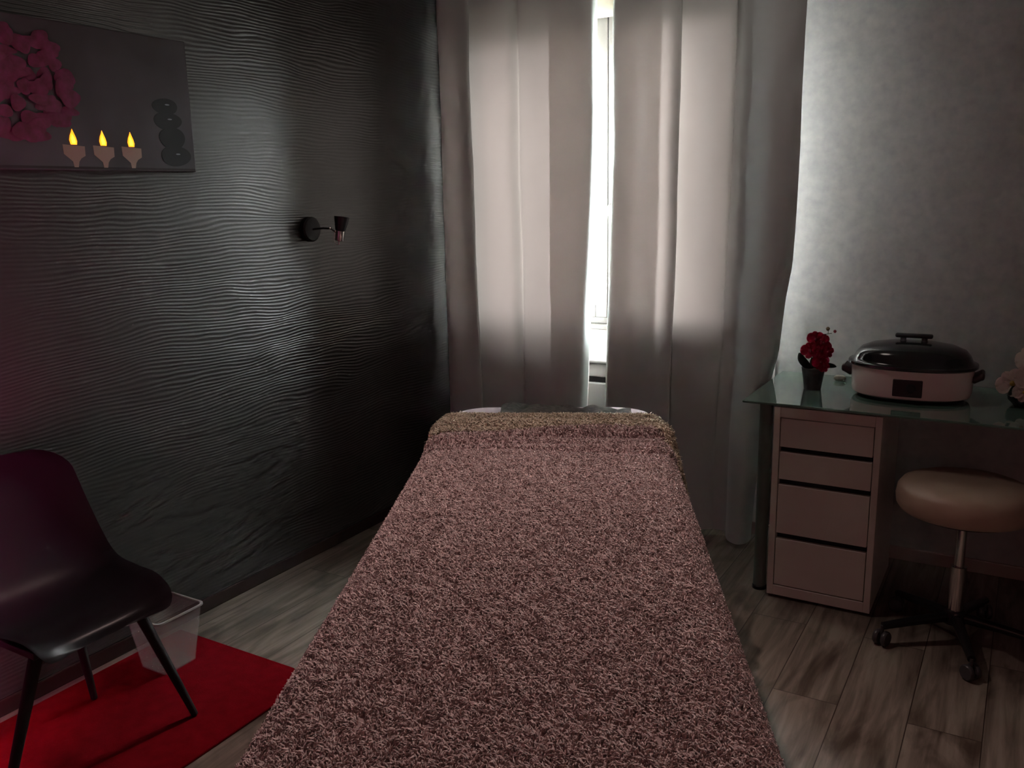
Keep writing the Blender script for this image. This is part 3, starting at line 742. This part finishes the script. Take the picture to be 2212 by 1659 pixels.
flc = new_mat('led_flame_core', (1, .8, .2), .5); flc.node_tree.nodes['Principled BSDF'].inputs['Emission Color'].default_value = (1, .72, .03, 1); flc.node_tree.nodes['Principled BSDF'].inputs['Emission Strength'].default_value = 2.5
for k, yc in enumerate((1.700, 1.800, 1.900)):
    wd = .036
    c_ = flat('printed_candle', [(yc-wd, 1.672), (yc+wd, 1.668), (yc+wd-.001, 1.640), (yc+.020, 1.632), (yc+.012, 1.622), (yc+.008, 1.606), (yc-.006, 1.606), (yc-.008, 1.622), (yc-.020, 1.632), (yc-wd+.001, 1.644)], .0280, cnd, cv)
    f_ = flat('led_flame', [(yc-.010, 1.672), (yc-.013, 1.685), (yc-.010, 1.698), (yc-.005, 1.708), (yc-.001, 1.718), (yc+.004, 1.706), (yc+.009, 1.694), (yc+.012, 1.682), (yc+.010, 1.672)], .0290, flm, cv)
    flat('flame_core', [(yc-.005, 1.676), (yc-.007, 1.688), (yc-.003, 1.702), (yc+.002, 1.694), (yc+.006, 1.684), (yc+.005, 1.676)], .0299, flc, f_)
peb = new_mat('print_pebble', (.010, .010, .012), .7); pebh = new_mat('print_pebble_gleam', (.30, .30, .34), .7)
for i, (yc, zc, ry, rz) in enumerate(((2.045, 1.806, .050, .026), (2.050, 1.760, .056, .028), (2.062, 1.705, .052, .036), (2.070, 1.648, .060, .034))):
    p_ = flat('printed_pebble', ell(yc, zc, ry, rz, wob=.03, seed=i), .0280+.0003*i, peb, cv)
    if i != 2: flat('gleam', ell(yc+.008, zc+.006, .009, .0022, 12), .0292+.0003*i, pebh, p_)
mag = mottled(new_mat('print_blossom', (.4, .02, .16), .7), (.10, .002, .030), (.20, .012, .085), 40)
rnd = random.Random(9)
petals = []
bm = bmesh.new()
for k in range(130):
    zc = rnd.uniform(CZ0+.09, CZ1-.035); yc = CY0 + .04 + rnd.uniform(0, .33 - .60*abs(zc-1.82))
    out_ = ell(yc, zc, rnd.uniform(.018, .034), rnd.uniform(.012, .026), 16, .12, k); x = .0282+.00005*k
    vs = [bm.verts.new((x, ycv(y), zcv(z))) for y, z in out_]; ctr = bm.verts.new((x+.0022, ycv(yc), zcv(zc)))
    for i in range(len(vs)): bm.faces.new((vs[i], vs[(i+1) % len(vs)], ctr))
obj('printed_blossom', bm, mag, cv, smooth=True)

# ------------------------------------------------------------ left floor: rug, bin, chair
rg = bx(-2.50, -1.855, .35, 1.872, 0, .009, bev=.003)
tag(obj('rug', rg, mottled(new_mat('red_rug', (.5, .01, .015), 1.0, Specular_IOR_Level=.05), (.14, .0015, .005), (.19, .0025, .008), 25, .6, 300, .002)), 'red rug on the floor between the dark wall and the massage table', 'rug')

clear = new_mat('clear_plastic', (.9, .88, .86), .18)
t = clear.node_tree; b = t.nodes['Principled BSDF']; o_ = t.nodes['Material Output']
tr = t.nodes.new('ShaderNodeBsdfTransparent'); tr.inputs[0].default_value = (.90, .88, .87, 1); mx = t.nodes.new('ShaderNodeMixShader'); mx.inputs[0].default_value = .15
t.links.new(tr.outputs[0], mx.inputs[1]); t.links.new(b.outputs[0], mx.inputs[2]); t.links.new(mx.outputs[0], o_.inputs[0])
bn = empty('plastic_bin', 'clear plastic bin on the red rug by the dark left wall', 'bin', (-2.345, 1.700, .0092))
def bin_ring(hx, hy, r, z, n=6):
    pts = []
    for cx_, cy_, a0 in ((hx-r, hy-r, 0), (-hx+r, hy-r, 90), (-hx+r, -hy+r, 180), (hx-r, -hy+r, 270)):
        for k in range(n+1):
            a = math.radians(a0+90*k/n); pts.append(Vector((cx_+r*math.cos(a), cy_+r*math.sin(a), z)))
    return pts
bm = bmesh.new(); loft(bm, [bin_ring(.060, .062, .015, .002), bin_ring(.062, .064, .015, 0), bin_ring(.088, .090, .022, .192), bin_ring(.086, .088, .021, .192), bin_ring(.060, .062, .014, .004)], cap0=True, cap1=True)
obj('body', bm, clear, bn, smooth=True)
bm = bmesh.new(); loft(bm, [bin_ring(.0885, .0905, .022, .188), bin_ring(.0925, .0945, .023, .190), bin_ring(.0925, .0945, .023, .195), bin_ring(.0855, .0875, .021, .195), bin_ring(.0855, .0875, .021, .190)], cap0=False, cap1=False)
obj('rim', bm, new_mat('frosted_rim', (.22, .21, .20), .3), bn, smooth=True)

chp = empty('chair', 'black moulded shell chair on the red rug against the dark wall', 'chair', (-2.20, 1.24, .0095))
# shell: profile in the x-z plane (chair faces +x), swept in y with side curl
prof = catmull([(-.205, 0, .815), (-.190, 0, .72), (-.165, 0, .62), (-.130, 0, .53), (-.085, 0, .465), (-.02, 0, .435), (.08, 0, .430), (.17, 0, .436), (.225, 0, .428), (.240, 0, .405)], 6)
bm = bmesh.new(); rows = []
for i, p in enumerate(prof):
    u = i/(len(prof)-1); hw = .20 + .045*math.sin(PI*min(1, u*1.15)); hw *= (1 - .45*max(0, (.10-u)/.10)**2) * (1 - .28*max(0, (u-.86)/.14)**2)
    d = (prof[min(i+1, len(prof)-1)] - prof[max(i-1, 0)]).normalized(); n_ = Vector((-d.z, 0, d.x)) * -1
    if n_.z < 0 and u > .5: n_ = -n_
    n_ = Vector((abs(d.z), 0, abs(d.x)))
    row = []
    for j in range(17):
        t_ = j/8-1; curl = .050*abs(t_)**3.0
        row.append(bm.verts.new(Vector((p.x, t_*hw, p.z)) + n_*curl))
    rows.append(row)
for a, b_ in zip(rows, rows[1:]):
    for j in range(16): bm.faces.new((a[j], a[j+1], b_[j+1], b_[j]))
bmesh.ops.solidify(bm, geom=bm.faces[:], thickness=.007)
obj('shell', bm, new_mat('black_shell', (.024, .018, .022), .35), chp, smooth=True)
bm = bmesh.new(); box(bm, -.10, .20, -.16, .16, .405, .425, bev=.005); obj('seat_bracket', bm, M['blackmat'], chp)
for sx1, sy1 in ((1, 1), (1, -1), (-1, 1), (-1, -1)):
    bm = bmesh.new(); tube(bm, [(.18, .14*sy1, .415), (.18, .29*sy1, .005)] if sx1 > 0 else [(-.08, .11*sy1, .42), (-.165, .20*sy1, .005)], .017, 12, .010)
    obj('leg', bm, new_mat('dark_leg', (.010, .008, .008), .75), chp, smooth=True)

# ------------------------------------------------------------ inferred lamps and added fill lights (outside the frame)
def glow(name, col, strength):
    mt = new_mat(name, (.8, .8, .8), .5); b = mt.node_tree.nodes['Principled BSDF']
    b.inputs['Emission Color'].default_value = (*col, 1); b.inputs['Emission Strength'].default_value = strength; return mt
lp = empty('floor_lamp', 'floor lamp with a dim pink fabric shade behind the viewer', 'lamp', (.75, -.55, 0))
bm = bmesh.new(); lathe(bm, [(.13, 0), (.13, .012), (.02, .02)], 32); obj('base', bm, M['black'], lp, smooth=True)
bm = bmesh.new(); tube(bm, [(0, 0, .015), (0, 0, 1.35)], .010, 12); obj('pole', bm, M['black'], lp, smooth=True)
bm = bmesh.new(); lathe(bm, [(.17, 1.30), (.13, 1.56)], 40); obj('lamp_shade', bm, glow('pink_shade', (1, .45, .38), 5.0), lp, smooth=True)
ml_ = empty('mood_light', 'slim magenta LED column light on the red rug, beyond the frame', 'lamp', (-1.95, .70, .0092))
bm = bmesh.new(); lathe(bm, [(.07, 0), (.07, .02), (.03, .03), (.03, .50)], 28); obj('base', bm, M['black'], ml_, smooth=True)
bm = bmesh.new(); lathe(bm, [(.013, .50), (.013, .95), (.008, .96)], 24); obj('led_tube', bm, glow('magenta_led', (1, .12, .38), 420.0), ml_, smooth=True)
bm = bmesh.new(); arc = [math.radians(a) for a in range(-80, 128, 9)]
loft(bm, [[Vector((.045*math.cos(a), .045*math.sin(a), z)) for a in arc] + [Vector((.041*math.cos(a), .041*math.sin(a), z)) for a in reversed(arc)] for z in (.02, .99)])
obj('light_shield', bm, M['black'], ml_)  # black half cover added to keep magenta light off the curtains

cl_ = empty('added_ceiling_fill', 'added round fill light above the massage table, beyond the frame', 'ceiling light', (-1.15, 2.80, ZC))  # soft fill added to brighten the blanket and the room
bm = bmesh.new(); lathe(bm, [(.21, 0), (.21, -.02), (0, -.02)], 40); obj('base', bm, M['white'], cl_, smooth=True)
bm = bmesh.new(); lathe(bm, [(.20, -.02), (.19, -.045), (.15, -.065), (.08, -.077), (0, -.08)], 40); obj('diffuser', bm, glow('fill_glow', (1, .86, .78), 5.0), cl_, smooth=True)

dn = empty('added_spot_fill', 'added fill spot aimed at the massage table, beyond the frame', 'ceiling light', (-1.62, 2.40, ZC))  # extra spot added to lift the blanket, no known fixture
bm = bmesh.new(); lathe(bm, [(.052, 0), (.052, -.004), (.040, -.006), (.036, -.002), (.036, 0)], 32, cap0=False, cap1=False); obj('ring', bm, M['chrome'], dn, smooth=True)
spd = bpy.data.lights.new('fill_spot', 'SPOT'); spo = bpy.data.objects.new('fill_spot', spd); C.objects.link(spo); spo.parent = dn
spo.location = (0, 0, -.02); spd.energy = 92; spd.color = (1, .70, .64); spd.spot_size = math.radians(84); spd.spot_blend = 1; spd.shadow_soft_size = .03
spo.rotation_euler = (Vector((-.90, 1.60, .74)) - Vector((-1.62, 2.40, 2.5))).to_track_quat('-Z', 'Y').to_euler()
